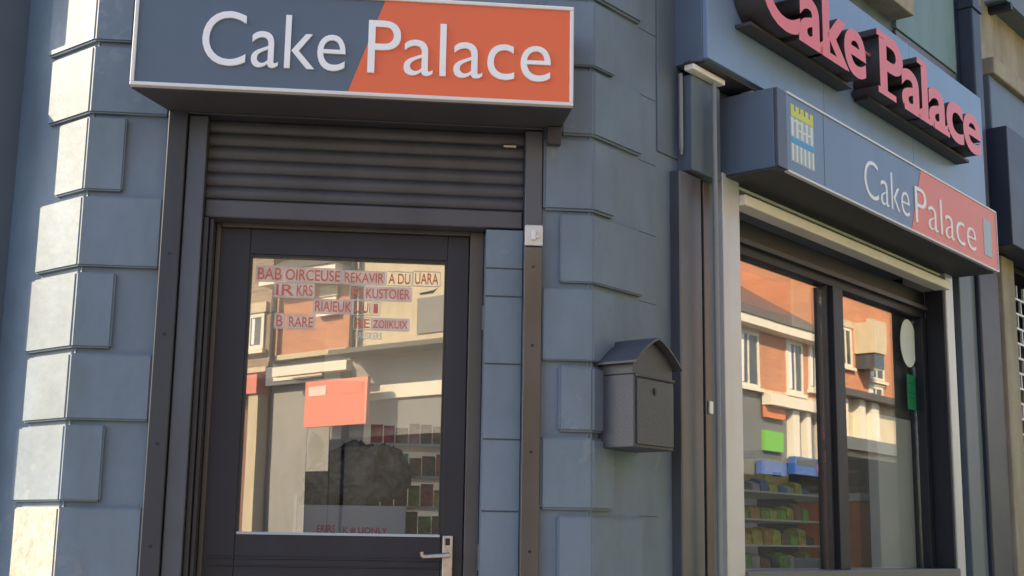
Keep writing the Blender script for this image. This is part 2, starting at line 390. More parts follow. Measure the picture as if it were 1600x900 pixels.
b = MB(FF); b.box(LU0+.03, GU1+.01, -.125, -.115, 1.285, 1.292); b.box(LU0+.03, GU1+.01, -.125, -.115, 1.262, 1.266); b.build('kick_rail', M['door'], dr, bev=.002)
b = MB(FF); b.box(-.452, -.420, -.12, -.109, 1.12, 1.364, bev=.003)
b.tube((-.436, -.11, 1.305), (-.436, -.06, 1.305), .009); b.tube((-.432, -.058, 1.306), (-.515, -.058, 1.300), .008, r1=.0065)
b.tube((-.515, -.058, 1.300), (-.518, -.058, 1.314), .0065)
b.build('door_handle', M['steel'], dr, smooth=False)
MB(FF).box(-.443, -.429, -.112, -.1075, 1.335, 1.356).build('plate_cap', M['black'], dr); MB(FF).box(-.44, -.432, -.112, -.1075, 1.17, 1.21).build('keyhole', M['black'], dr)
# hinges
for z in (2.05, 1.3, .6):
    MB(FF).tube((-.340, -.098, z-.04), (-.340, -.098, z+.04), .006, 10).build('hinge', M['bronze'], dr)
# worn, unreadable red lettering with white borders stuck on the pane
def scribble(b, u0, u1, z0, z1, o, cell=.021, keep=.93, seed=1):
    rnd = random.Random(seed); u = u0; t = .0055
    while u < u1-cell*.7:
        w_ = cell*rnd.uniform(.6, .95)
        if rnd.random() < keep:
            k = rnd.choice(['lt', 'ltm', 'lrt', 'lrb', 'lbm', 'lrm', 'lrtb', 'tmb', 'l', 'rt', 'lrtm'])
            a0, a1 = u, min(u+w_, u1)
            if 'l' in k: b.box(a0, a0+t, o, o+.0008, z0, z1)
            if 'r' in k: b.box(a1-t, a1, o, o+.0008, z0, z1)
            for ch, zz in (('t', z1-t), ('m', (z0+z1)/2-t/2), ('b', z0)):
                if ch in k: b.box(a0+t, a1-t, o, o+.0008, zz, zz+t)
        u += cell*1.05
rows = [(-1.06, -.985, 2.158, 2.196, 'BAB'), (-.972, -.80, 2.158, 2.194, 'OIRCEUSE'), (-.785, -.66, 2.158, 2.190, 'REKAVIR'), (-.645, -.575, 2.158, 2.192, 'A DU'), (-.56, -.485, 2.160, 2.196, 'UARA'),
        (-1.000, -.945, 2.108, 2.144, 'IR'), (-.935, -.885, 2.108, 2.144, 'KRS'), (-.76, -.725, 2.108, 2.142, 'RI'), (-.715, -.575, 2.108, 2.140, 'KUSTOIER'),
        (-.875, -.76, 2.060, 2.094, 'RIAIEUK'), (-.75, -.70, 2.060, 2.094, 'UIUI'), (-.69, -.675, 2.060, 2.090, 'I'), (-.995, -.975, 2.008, 2.044, 'B'), (-.955, -.88, 2.008, 2.040, 'RARE'), (-.745, -.70, 2.012, 2.040, 'RE'), (-.69, -.58, 2.012, 2.038, 'ZOIIKUIX')]
for i, (a0, a1, z0, z1, tx) in enumerate(rows):
    g = .005; t = .0022; bw = MB(FF)
    bw.box(a0-g, a1+g, -.1378, -.1370, z1+g, z1+g+t); bw.box(a0-g, a1+g, -.1378, -.1370, z0-g-t, z0-g)
    bw.box(a0-g-t, a0-g, -.1378, -.1370, z0-g, z1+g); bw.box(a1+g, a1+g+t, -.1378, -.1370, z0-g, z1+g)
    bw.build('letter_border', M['whitevinyl'], dr)
    if i in (0, 1, 2, 5, 6, 8, 9, 12, 13, 15): MB(FF).box(a0-g+.001, a1+g-.001, -.1376, -.1371, z0-g+.001, z1+g-.001).build('letter_backing', M['pinkback'], dr)
    letters('red_lettering', tx, M['red'], dr, FF, a0, a1, z0, z1, -.1370, -.1362, thin=.008)
letters('pale_lettering', 'SAUSKERS', M['whitevinyl'], dr, FF, -.745, -.66, 1.975, 1.998, -.1370, -.1362, thin=.01)
MB(FF).plate([(-.54, 2.125), (-.50, 2.132), (-.485, 2.15), (-.50, 2.142), (-.545, 2.13)], -.1375, -.1367).build('pen_mark', M['board_dark'], dr)

# display window
PV0, PV1 = .79, .915
MB(RR).box(PV0, PV1, -.2, .02, 0, 2.70).build('window_post', M['postmetal'], shop, bev=.004)
MB(RR).box(2.978, 3.075, -.2, .02, 0, 2.71).build('window_post', M['postmetal'], shop, bev=.004)
win = MB(RR).box(PV1, 2.978, -.16, -.09, 2.462, 2.60).build('window', M['dark'], shop, bev=.004)
b = MB(RR); b.box(1.900, 2.000, -.17, -.075, 1.255, 2.462); b.build('mullion', M['dark'], win, bev=.004)
b = MB(RR); b.box(1.885, 1.8985, -.16, -.10, 1.255, 2.462); b.box(2.0015, 2.016, -.16, -.10, 1.255, 2.462); b.build('mullion_edge', M['bronze'], win)
b = MB(RR); b.box(2.905, 2.9775, -.17, -.08, 1.257, 2.461); b.box(2.955, 2.9775, -.0799, .012, 1.257, 2.599); b.build('side_frame', M['dark'], win, bev=.003)
MB(RR).box(PV1, 2.978, -.18, .03, 1.20, 1.256).build('window_sill', M['board_dark'], win, bev=.004)
MB(RR).box(PV1+.002, 1.884, -.128, -.122, 1.257, 2.461).build('glass_pane', M['glass'], win)
MB(RR).box(2.017, 2.904, -.128, -.122, 1.257, 2.461).build('glass_pane', M['glass'], win)
MB(RR).box(PV1, 2.978, -.10, -.066, 2.500, 2.520).build('transom_trim', M['surround'], win)
# shutter housing over the window
MB(RR).box(PV1+.001, 2.977, -.03, .045, 2.598, 2.640).build('shutter_bottom_rail', M['cream'], shop, bev=.006)
b = MB(RR)
prof = []
for k in range(2):
    for t in range(8):
        a = t/8.; prof.append((-.055 + .012*math.sin(math.pi*a), 2.646 + .0215*(k+a)))
prof += [(-.055, 2.689), (-.12, 2.689), (-.12, 2.646)]
b.section(prof, PV1, 2.978); b.build('shutter_slats', M['slat'], shop)
MB(RR).box(PV1, 2.978, -.05, -.002, 2.672, 2.684).build('housing_trim', M['cream'], shop, bev=.002)
# pilaster, small box, trims between wall and post
MB(RR).box(.487, .634, -.06, .022, 0, 2.640).build('pilaster', M['pilgrey'], shop, bev=.006)
b = MB(RR); b.box(.635, .673, -.06, -.02, 0, 2.66); b.build('gap_strip', M['dark'], shop)
MB(RR).box(.6745, .722, -.06, .006, 0, 2.66).build('trim_strip', M['bronze'], shop, bev=.003)
MB(RR).box(.7235, .788, -.06, -.006, 0, 2.66).build('trim_strip', M['bluewall'], shop, bev=.002)
MB(RR).box(.536, .738, -.06, .045, 2.645, 3.0).build('pilaster_head', M['bluewall'], shop, bev=.006)
MB(RR).box(.69, .715, .006, .014, 1.80, 1.845).build('door_chime_plate', M['cream'], shop, bev=.003)
MB(RR).box(.40, .535, -.06, -.012, 2.69, 4.5).build('pilaster', M['bluewall'], shop, bev=.004)
# far end of the front
MB(RR).box(3.192, 3.36, -.3, .012, 0, 2.9).build('pilaster', M['bluewall'], shop, bev=.006)
MB(RR).box(3.362, 3.46, -.3, -.004, 0, 2.9).build('pilaster', M['bluewall'], shop, bev=.006)
MB(RR).box(3.1, 3.19, -.3, -.2, 0, 2.9).build('gap_strip', M['black'], shop)
# upper window + teal render
uw = MB(RR)
for (a0, a1, z0, z1) in ((1.7, 1.78, 3.95, 5.3), (2.54, 2.62, 3.95, 5.3), (1.78, 2.54, 5.22, 5.3), (1.78, 2.54, 3.95, 4.03), (1.78, 2.54, 4.7, 4.76)): uw.box(a0, a1, -.16, -.10, z0, z1)
uwo = uw.build('upper_window', M['winwhite'], shop)
MB(RR).box(1.78, 2.54, -.14, -.135, 4.03, 5.22).build('window_pane', M['winpane'], uwo)
MB(RR).box(1.62, 2.52, -.1, .10, 3.86, 3.945).build('upper_window_sill', M['creamstone'], shop, bev=.006)
MB(RR).box(2.53, 3.33, -.1, .004, 3.83, 6.2).build('render_panel', M['teal'], shop, bev=.003)
MB(RR).box(2.53, 3.33, -.1, .0, 3.70, 3.822).build('ledge_board', M['board_dark'], shop, bev=.003)
# interior shell
b = MB(FF); b.box(-1.9, 3.2, -5.6, -5.5, 0, 3.0); b.build('interior_wall', M['inwall'], shop)
MB(FF).box(-1.30, -.712, -.70, -.645, .2, 1.90).build('pale_backdrop', M['inwall'], shop)  # pale panel added behind the bag to lighten its background
b = MB(RR); b.box(3.08, 3.18, -4.5, -.605, 0, 3.0); b.build('interior_wall', M['inwall'], shop)
# everything under one roof
poly = [wpt(LL, 5.9, -.325), wpt(LL, .33, -.325), wpt(FF, -.2, -.325), wpt(RR, .2, -.325), wpt(RR, 3.07, -.325), wpt(RR, 3.07, -6), ]
b = MB(); b.prism(poly, .1, .2); b.build('shop_floor', M['floor'], shop)
b = MB(); b.prism(poly, 2.95, 3.05); b.build('ceiling', M['inwall'], shop)
poly2 = [wpt(LL, 6, -.01), wpt(LL, 0, -.01), wpt(FF, 0, -.01), wpt(RR, 3.75, -.01), wpt(RR, 3.75, -6)]
b = MB(); b.prism(poly2, TOP, TOP+.2); b.build('roof', M['slate'], shop)

# ---------------------------------------------------------------- things fixed to the shop
# sign over the door
sg = thing('shop_sign', 'blue and orange box sign with white letters above the glazed door', 'sign', FF, -.765, 0, 2.66)
S0, S1, SZ0, SZ1 = -1.431, -.102, 2.663, 2.984
b = MB(FF)
fr_ = [(S0, .20), (S1, .20), (S1-.008, .0), (-1.35, .0)]
b.prism(fr_, SZ0-.004, SZ1+.0); b.build('sign_case', M['soffit'], sg, bev=.002)
b = MB(FF); b.box(S0+.01, S1-.01, .2, .214, SZ0+.008, SZ1-.008); b.build('blue_panel', M['sign_blue'], sg)
b = MB(FF); b.plate([(-.790, SZ0+.009), (S1-.011, SZ0+.009), (S1-.011, SZ1-.009), (-.685, SZ1-.009)], .2, .2165); b.build('orange_panel', M['sign_orange'], sg)
b = MB(FF); t = .0115
b.box(S0, S1, .19, .223, SZ0, SZ0+t); b.box(S0, S1, .19, .223, SZ1-t, SZ1); b.box(S0, S0+t, .19, .223, SZ0+t, SZ1-t); b.box(S1-t, S1, .19, .223, SZ0+t, SZ1-t)
b.build('sign_frame', M['trimwhite'], sg, bev=.002)
letters('lettering', 'Cake', M['letter'], sg, FF, -1.228, -.800, 2.737, 2.910, .2135, .2215, thin=-.004)
letters('lettering', 'Palace', M['letter'], sg, FF, -.733, -.173, 2.735, 2.905, .216, .224, thin=-.004)
b = MB(FF); b.box(-.155, -.112, .0, .03, 2.60, 2.655); b.build('end_bracket', M['soffit'], sg)

# wall mailbox
mb = thing('mailbox', 'grey metal wall mailbox with a pitched lid beside the pilaster', 'mailbox', RR, .16, 0, 1.64)
b = MB(RR); b.box(.055, .283, -.028, .115, 1.640, 1.868); b.build('box_body', M['mailbox'], mb, bev=.004)
b = MB(RR); b.plate([(.055, 1.8685), (.283, 1.8685), (.283, 1.910), (.24, 1.944), (.165, 1.981), (.09, 1.944), (.055, 1.910)], -.028, .112); b.build('gable', M['mailbox'], mb, bev=.002)
b = MB(RR); top = []; low = []
for k in range(13):
    t = -1 + k/6.; uu = .165 + t*.136; zz = 1.985 - .078*abs(t)**1.25 - .008*abs(t)**4
    top.append((uu, zz+.007)); low.append((uu, zz))
b.plate(top + low[::-1], -.028, .140)
b.build('roof', M['mailbox'], mb)
b = MB(RR); b.box(.066, .277, .115, .121, 1.650, 1.856); b.build('flap_door', M['mailbox'], mb, bev=.003)
b = MB(RR); b.box(.157, .169, .121, .1235, 1.808, 1.832); b.tube((.163, .118, 1.82), (.163, .1255, 1.82), .007); b.build('lock', M['black'], mb)
b = MB(RR); b.box(.062, .281, .106, .124, 1.8605, 1.8675); b.build('drip_edge', M['surround'], mb)

# big fascia board over the window
fb = thing('fascia_board', 'large plain blue fascia board behind the raised pink letters', 'fascia board', RR, 1.9, 0, 3.03)
b = MB(RR); b.box(.521, 3.335, -.02, .10, 3.036, 3.67); b.build('board_case', M['fascia_side'], fb, bev=.004)
b = MB(RR)
for a0, a1 in ((.522, 1.45), (1.452, 2.38), (2.382, 3.334)): b.box(a0, a1, .1, .12, 3.040, 3.668)
b.build('board_face', M['fascia'], fb, bev=.003)
MB(RR).box(.54, 3.3, 0.0, .10, 3.028, 3.0355).build('underside', M['soffit'], fb)
# raised letters
rl = thing('raised_letters', 'sun-faded pink slab-serif letters with deep dark sides on the upper fascia', 'sign letters', RR, 1.8, .12, 3.19)
zb, zt = 3.225, 3.490
letters('word_letters', 'Cake', M['pink'], rl, RR, .70, 1.600, zb, zt+.03, .125, .243, thin=.022, side=M['letter_side'],
        slab=[(.99, 1.19, zb, zb+.030), (1.17, 1.40, zb, zb+.030), (1.15, 1.24, zt, zt+.03)])
letters('word_letters', 'Palace', M['pink'], rl, RR, 1.740, 2.945, zb, zt+.02, .125, .243, thin=.022, side=M['letter_side'],
        slab=[(1.715, 1.90, zb, zb+.028), (1.715, 1.79, zt-.01, zt+.016), (1.99, 2.17, zb, zb+.026), (2.15, 2.30, zb, zb+.026), (2.33, 2.52, zb, zb+.026), (2.15, 2.22, zt-.005, zt+.02)])
for a0, a1 in ((.72, 1.585), (1.745, 2.93)): MB(RR).box(a0, a1, .121, .185, 3.212, 3.2245).build('base_rail', M['letter_side'], rl)
MB(RR).tube((1.58, .20, 3.40), (1.77, .20, 3.40), .006).build('link_bar', M['red'], rl)

# lower box sign over the window
ls = thing('shop_sign', 'long box sign with a small tower logo and faded salmon end above the display window', 'sign', RR, 1.9, 0, 2.69)
U0, U1, Z0, Z1 = .812, 3.118, 2.692, 2.992
b = MB(RR); b.box(U0, U1, -.02, .222, Z0, Z1); b.build('sign_case', M['fascia_side'], ls, bev=.003)
MB(RR).box(U0+.004, U1-.004, .0, .215, Z0-.0075, Z0-.001).build('underside', M['soffit'], ls)
MB(RR).box(U0+.001, U0+.075, .222, .237, Z0+.001, Z1-.001).build('corner_strip', M['guide'], ls, bev=.003)
MB(RR).box(U0+.077, 3.117, .222, .234, Z0+.002, Z1-.002).build('blue_panel', M['lowsign'], ls)
MB(RR).box(1.195, 1.1965, .222, .2348, Z0+.004, Z1-.004).build('panel_seam', M['soffit'], ls)
b = MB(RR); b.plate([(2.035, Z0+.003), (3.116, Z0+.003), (3.116, Z1-.003), (2.165, Z1-.003)], .225, .2355); b.build('salmon_panel', M['pinkpanel'], ls)
b = MB(RR); b.box(U0+.077, U1, .22, .2385, Z0-.004, Z0+.004); b.box(U0+.077, U1, .22, .2385, Z1-.004, Z1+.004); b.box(3.1185, 3.124, .2, .2385, Z0, Z1)
b.build('sign_frame', M['trimwhite'], ls)
letters('lettering', 'Cake', M['letter'], ls, RR, 1.560, 2.020, 2.742, 2.905, .2335, .2360, thin=-.012)
letters('lettering', 'Palace', M['letter'], ls, RR, 2.080, 2.815, 2.735, 2.900, .2350, .2385, thin=-.012)
b = MB(RR); b.box(2.93, 3.035, .2352, .2372, 2.745, 2.925, bev=0); b.build('pale_square', M['paleblue'], ls)
# tower logo
MB(RR).box(.918, 1.110, .233, .2346, 2.738, 2.912).build('logo_field', M['paleblue'], ls)
b = MB(RR)
for k in range(5): b.box(.922+k*.039, .922+k*.039+.027, .234, .2358, 2.934, 2.957)
b.box(.922, 1.105, .234, .2358, 2.912, 2.934); b.build('logo_battlement', M['logo_yellow'], ls)
b = MB(RR)
for k in range(5): b.box(.924+k*.039, .924+k*.039+.018, .234, .2357, 2.835, 2.907)
b.box(.922, 1.0, .234, .236, 2.893, 2.901); b.box(.96, 1.09, .234, .236, 2.862, 2.870)
for k in range(6): b.box(.926+k*.033, .926+k*.033+.014, .234, .2357, 2.742, 2.806)
b.build('logo_column', M['logo_white'], ls)
MB(RR).box(.922, 1.105, .234, .2359, 2.810, 2.831).build('logo_band', M['logo_blue'], ls)

# batten light + small bracket, cable pipe, downpipe
bl = thing('batten_light', 'slim cream batten light fixed under the blue fascia', 'light fitting', RR, .62, .06, 3.0)
b = MB(RR); b.box(.50, .725, .035, .075, 3.002, 3.024, bev=.006); b.build('tube_cover', M['cream'], bl)
b = MB(RR); b.box(.49, .735, .04, .07, 3.0245, 3.030); b.build('base_plate', M['surround'], bl)
cm = thing('junction_box', 'tiny pale junction box between the fascia and the lower sign', 'junction box', RR, .9, .06, 3.0)
b = MB(RR); b.box(.88, .93, .05, .10, 2.997, 3.024, bev=.004); b.build('housing', M['postmetal'], cm)
MB(RR).tube((.905, .1, 3.008), (.905, .115, 3.006), .008, 12).build('cable_gland', M['black'], cm)
pp = thing('conduit_pipe', 'thin pale conduit pipe running down beside the window post', 'pipe', RR, .64, .08, 0)
b = MB(RR); b.tube((.640, .075, 0), (.640, .075, 2.985), .009, 16); b.build('pipe', M['pipegrey'], pp, smooth=False)
for z in (.8, .3):
    MB(RR).box(.625, .655, -.02, .086, z, z+.018).build('clip', M['guide'], pp, bev=.002)
cable = MB(RR); cable.tube((.515, .012, 3.0), (.515, .012, 2.72), .008, 10); cable.tube((.515, .012, 2.72), (.515, .012, 2.70), .006, 10)
tag(cable.build('cable_tube', M['pipegrey']), 'short thin grey cable tube on the wall left of the conduit top', 'cable')
dp = thing('downpipe', 'dark navy square downpipe at the far end of the fascia', 'downpipe', RR, 3.43, 0, 0)
MB(RR).box(3.375, 3.50, -.0, .085, 2.91, TOP).build('pipe', M['navy'], dp, bev=.01)
MB(RR).box(3.365, 3.51, -.0, .095, 4.2, 4.24).build('collar', M['navy'], dp, bev=.005)
dp2 = MB(RR).box(3.462, 3.76, -.3, .02, 0, 2.9); tag(dp2.build('door_pillar', M['navy'], bev=.012), 'tall dark navy pillar between the two shopfronts', 'pillar')

# pilaster on the sunlit side, deepened, with boards added to shade that wall
sp = thing('side_pilaster', 'shaded blue-grey pilaster at the extreme edge of the sunlit wall', 'pilaster', LL, .5, 0, 0)
MB(LL).box(.43, .62, -.03, .182, 0, 4.6).build('shaft', M['bluewall'], sp, bev=.01)
hb = thing('shade_board', 'boards added on the side pilaster to shade the sunlit wall', 'shade board', LL, .5, .1, 2.7)
MB(LL).box(.445, .60, .183, .27, 2.62, 2.87).build('lower_board', M['bluewall'], hb, bev=.01)
MB(LL).box(.445, .60, .183, .27, 3.14, 3.9).build('upper_board', M['bluewall'], hb, bev=.01)

# ================================================================ NEIGHBOUR
nb = bpy.data.objects.new('neighbour_shop', None); C.objects.link(nb); nb.matrix_basis = RR @ Matrix.Translation((3.8, 0, 0))
tag(nb, 'cream stone neighbouring shop with a navy fascia and a grille shutter', 'shop building')
MB(RR).box(3.765, 9.5, -3, -.02, 3.6, 9).build('wall', M['creamstone'], nb)
b = MB(RR); b.box(3.765, 9.5, -3, -.03, 2.9, 3.6); b.box(3.765, 3.8, -3, -.1, 0, 2.9); b.box(9.0, 9.5, -3, -.02, 0, 2.9); b.build('wall', M['dark'], nb)
MB(RR).box(3.60, 8.9, -.02, .16, 2.93, 3.585).build('fascia', M['navy'], nb, bev=.006)
MB(RR).box(3.765, 9.5, -.02, .06, 3.95, 4.05).build('string_course', M['creamstone'], nb, bev=.01)
MB(RR).box(3.765, 9.5, -.02, .03, 3.60, 3.95).build('shadow_band', M['bluewall'], nb, bev=.01)  # grey-blue band paints the shadow zone below the cream wall
MB(RR).box(3.80, 4.00, -.1, .03, 0, 2.925).build('pilaster', M['creamstone'], nb, bev=.008)
MB(RR).box(4.0, 9.0, -3, -.5, 0, .1).build('step', M['paving'], nb)
MB(RR).box(4.0, 9.0, -.9, -.8, .1, 2.9).build('shop_back', M['black'], nb)
b = MB(RR)
z = .1
while z < 2.8:
    b.box(4.0, 9.0, -.035, -.02, z, z+.012); z += .085
u = 4.02; k = 0
for r_ in range(32):
    uu = 4.0 + (.06 if r_ % 2 else 0)
    while uu < 5.6:
        b.box(uu, uu+.012, -.034, -.021, .1+r_*.085+.012, .1+r_*.085+.085); uu += .12
b.build('grille_shutter', M['postmetal'], nb)
uw = MB(RR)
for (a0, a1, z0, z1) in ((4.6, 4.68, 4.6, 6.2), (5.6, 5.68, 4.6, 6.2), (4.68, 5.6, 6.12, 6.2), (4.68, 5.6, 4.6, 4.68)): uw.box(a0, a1, -.015, .02, z0, z1)
x = uw.build('window', M['winwhite'], nb); MB(RR).box(4.68, 5.6, -.015, .005, 4.68, 6.12).build('window_pane', M['winpane'], x)
gt = thing('gutter_bracket', 'grey gutter length under the top edge of the cream neighbour wall', 'gutter', RR, 4.4, .1, 4.4)
b = MB(RR); b.section([(-.02, 4.42), (.10, 4.42), (.12, 4.52), (.10, 4.52), (.085, 4.435), (-.02, 4.435)], 3.9, 6.5); b.build('gutter_channel', M['bluewall'], gt)
for uu in (3.95, 5.0): MB(RR).box(uu, uu+.04, -.02, .11, 4.38, 4.42).build('bracket', M['dark'], gt)

# ================================================================ THINGS INSIDE THE SHOP
def inbox(name, label, cat, fr, a0, a1, o0, o1, z0, z1, m, group=None, bev=.004):
    b = MB(fr); b.box(a0, a1, o0, o1, z0, z1); o = b.build(name, m, None, bev=bev); return tag(o, label, cat, group)
ct = thing('shop_counter', 'low pale counter just inside the glazed door', 'counter', FF, -.8, -.6, .2)
MB(FF).box(-1.02, -.42, -.61, -.36, .2, 1.20).build('cabinet', M['greyshop'], ct, bev=.005)
MB(FF).box(-1.05, -.40, -.605, -.33, 1.20, 1.2345).build('counter_top', M['inwall'], ct, bev=.005)
bx = thing('carton', 'grey carton with pink lettering on the counter behind the door glass', 'box', FF, -.74, -.6, 1.235)
MB(FF).box(-.915, -.560, -.63, -.38, 1.235, 1.458).build('carton_body', M['boxgrey'], bx, bev=.004)
letters('pink_lettering', 'ERIRS', M['pinkprint'], bx, FF, -.85, -.79, 1.368, 1.394, -.3797, -.3790, thin=.03)
letters('pink_lettering', 'K # LIONLY', M['pinkprint'], bx, FF, -.765, -.62, 1.366, 1.388, -.3797, -.3790, thin=.03)
MB(FF).box(-.928, -.918, -.44, -.38, 1.235, 1.49).build('side_flap', M['cream'], bx)
# crumpled bag
bg_ = thing('crumpled_bag', 'black crumpled bag slumped on the grey carton behind the door glass', 'bag', FF, -.74, -.62, 1.455)
bm = bmesh.new(); bmesh.ops.create_icosphere(bm, subdivisions=5, radius=1)
from mathutils import noise
for v in bm.verts:
    p = v.co.copy(); n1 = noise.noise(p*1.6+Vector((3, 1, 2))); n2 = 1-abs(noise.noise(p*4.2)); n3 = 1-abs(noise.noise(p*9.5+Vector((5, 5, 5))))
    r = .76 + .42*n1 + .30*(n2-.7) + .11*n3
    q = p*r
    z = q.z*.140+.105; x = q.x*.185; 
    if z < 0: z = 0
    x *= 1.06-.50*min(1, z/.24)**1.3
    x += -.035*(1-z/.22)
    x += .045*(z/.22)
    v.co = (x-.730, .49+q.y*.095, 1.459+z)
bb = MB(FF); bb.bm.free(); bb.bm = bm; bb.build('bag_body', M['bag'], bg_, smooth=True)
# unidentified dark oval beside the bag, set on a made-up stalk
b = MB(FF)
def oval(b, uc, zc, ru, rz, o0, o1, n=28, point=.0):
    b.plate([(uc+ru*math.cos(2*math.pi*k/n), zc+(rz*(1+point*max(0, math.sin(2*math.pi*k/n))**4))*math.sin(2*math.pi*k/n)) for k in range(n)], o0, o1)
hm = thing('dark_oval', 'small dark oval disc with a pale rim left of the crumpled bag', 'oval disc', FF, -.86, -.55, 1.455)
oval(b, -.878, 1.648, .034, .056, -.58, -.57, point=.15); b.box(-.882, -.874, -.58, -.571, 1.459, 1.590); b.build('rim', M['boxgrey'], hm)
b = MB(FF); oval(b, -.872, 1.649, .026, .050, -.569, -.566, point=.15); b.build('dark_face', M['black'], hm)
# shelf unit right of the door glass, with packets
shd = thing('shelf_unit', 'narrow three-tier shelf unit of packets behind the right of the door glass', 'shelf', FF, -.55, -.5, .2)
b = MB(FF); b.box(-.70, -.69, -.92, -.62, .2, 1.66); b.box(-.345, -.335, -.92, -.62, .2, 1.8); b.build('upright', M['greyshop'], shd)
SHZ = [1.36, 1.455, 1.56, 1.672]
for z in SHZ: MB(FF).box(-.689, -.346, -.92, -.62, z, z+.010).build('shelf_board', M['board_pale'], shd)
cols = {'red': (.42, .05, .05), 'teal': (.06, .35, .33), 'orange': (.55, .20, .04), 'yellow': (.50, .42, .06), 'green': (.14, .30, .04), 'brown': (.16, .09, .05), 'white': (.45, .44, .40), 'black': (.04, .04, .04), 'pink': (.5, .15, .2), 'blue': (.05, .12, .4)}
gm = {k: goods(i, v) for i, (k, v) in enumerate(cols.items())}
order = [['green', 'orange', 'yellow', 'black', 'green', 'brown', 'yellow'], ['brown', 'orange', 'black', 'green', 'red', 'yellow', 'black'], ['orange', 'teal', 'teal', 'brown', 'black', 'red', 'brown'], ['red', 'red', 'brown', 'pink', 'black', 'brown', 'white']]
tier = ['bottom', 'second', 'third', 'top']; rnd = random.Random(4)
ordw = ['first', 'second', 'third', 'fourth', 'fifth', 'sixth', 'seventh', 'eighth', 'ninth', 'tenth']
def packet(fr, a0, a1, o0, o1, z0, z1, m, label, group, lean=0):
    b = MB(fr); mid = (o0+o1)/2
    b.section([(o0, z0), (o1, z0), (o1-.004, z1-.012), (mid+.006, z1), (mid-.006, z1), (o0+.004, z1-.012)], a0, a1)
    return tag(b.build('packet', m), label, 'packet', group)
for r_, z in enumerate(SHZ):
    u = -.686
    for k in range(7):
        w_ = rnd.uniform(.036, .046); hgt = rnd.uniform(.055, .082)
        c_ = order[r_][k]
        packet(FF, u, u+w_, -.69, -.63, z+.0105, z+.0105+hgt, gm[c_], '%s packet, %s from the carton end of the %s tier behind the door' % (c_, ordw[k], tier[r_]), 'packets on the shelf unit behind the door')
        u += w_+.004

# display stand behind the left window pane
ds = thing('display_stand', 'stepped glass display stand of cakes and packets behind the first window pane', 'display stand', RR, 2.1, -.5, .2)
b = MB(RR); b.box(1.55, 1.565, -.85, -.42, .2, 1.75); b.box(2.62, 2.635, -.85, -.42, .2, 1.75); b.build('upright', M['board_dark'], ds)
DZ = [1.245, 1.345, 1.455, 1.575]
for z in DZ: MB(RR).box(1.566, 2.619, -.85, -.42, z, z+.008).build('shelf_board', M['board_pale'], ds)
o2 = [['green', 'brown', 'green', 'white', 'brown', 'black', 'green', 'white', 'brown', 'green'], ['green', 'black', 'yellow', 'yellow', 'orange', 'yellow', 'brown', 'green', 'yellow', 'black'],
      ['green', 'white', 'green', 'orange', 'green', 'yellow', 'green', 'yellow', 'brown', 'green'], ['brown', 'white', 'black', 'white', 'blue', 'yellow', 'blue', 'white', 'yellow', 'blue']]
for r_, z in enumerate(DZ):
    u = 1.575
    for k in range(10):
        w_ = rnd.uniform(.06, .088); hgt = rnd.uniform(.045, .078) if r_ < 3 else rnd.uniform(.03, .06)
        c_ = o2[r_][k]
        packet(RR, u, u+w_, -.53, -.45, z+.0085, z+.0085+hgt, gm[c_], '%s packet, %s from the window post on the %s tier of the display stand' % (c_, ordw[k], tier[r_]), 'packets on the window display stand')
        u += w_+.012
yt = thing('yellow_tub', 'pale yellow tub with a dark slot standing above the window display', 'tub', RR, 2.2, -.6, 1.583)
b = MB(RR); b.plate([(2.14, 1.584), (2.39, 1.584), (2.38, 1.72), (2.345, 1.745), (2.18, 1.745), (2.15, 1.72)], -.68, -.55); b.build('tub_body', mat('pale_yellow_plastic', (.85, .74, .35), .45, var=.08), yt, bev=.006)
MB(RR).box(2.215, 2.30, -.5505, -.5485, 1.665, 1.685).build('slot', M['brick_d'], yt)
yt2 = thing('blue_crate', 'blue plastic crate resting at the back of the window display', 'crate', RR, 2.5, -.7, 1.583)
MB(RR).box(2.37, 2.60, -.82, -.70, 1.584, 1.80).build('crate_body', M['vanblue'], yt2, bev=.01)
MB(RR).box(2.40, 2.57, -.6995, -.697, 1.70, 1.73).build('hand_slot', M['black'], yt2)
# banner and white framed notice at the top of the left pane
inbox('banner', 'faded pink banner strip hung across the top of the first window pane', 'banner', RR, 1.02, 1.66, -.168, -.165, 2.300, 2.430, M['pinkpanel'], bev=0)
nf = thing('notice_frame', 'white framed blank notice hung high inside the first window pane', 'notice', RR, 1.76, -.16, 2.25)
b = MB(RR)
for (a0, a1, z0, z1) in ((1.665, 1.683, 2.262, 2.461), (1.862, 1.88, 2.262, 2.461), (1.683, 1.862, 2.262, 2.280)): b.box(a0, a1, -.17, -.155, z0, z1)
b.build('frame', M['trimwhite'], nf); MB(RR).box(1.683, 1.862, -.168, -.164, 2.28, 2.461).build('sheet', M['boxgrey'], nf)
# boards in the right pane
pb = thing('display_board', 'tall grey board with pale lower half standing inside the right pane', 'board', RR, 2.8, -.2, .2)
MB(RR).box(2.635, 2.904, -.20, -.16, 1.965, 2.46).build('dark_panel', M['board_dark'], pb)
MB(RR).box(2.50, 2.904, -.205, -.155, .2, 1.96).build('pale_panel', M['board_pale'], pb, bev=.004)
b = MB(RR); oval(b, 2.828, 2.328, .098, .118, -.1215, -.1205, 36); tag(b.build('oval_sticker', M['oval']), 'pale blue oval sticker on the right window pane above the green label', 'sticker')
gl = thing('green_label', 'green label stuck to the right pane below the oval sticker', 'label', RR, 2.84, -.12, 2.08)
MB(RR).box(2.790, 2.895, -.1215, -.1207, 2.005, 2.175).build('label_sheet', M['greenlabel'], gl)
b = MB(RR)
for z in (2.06, 2.085, 2.13): b.box(2.80, 2.885, -.1206, -.1202, z, z+.003)
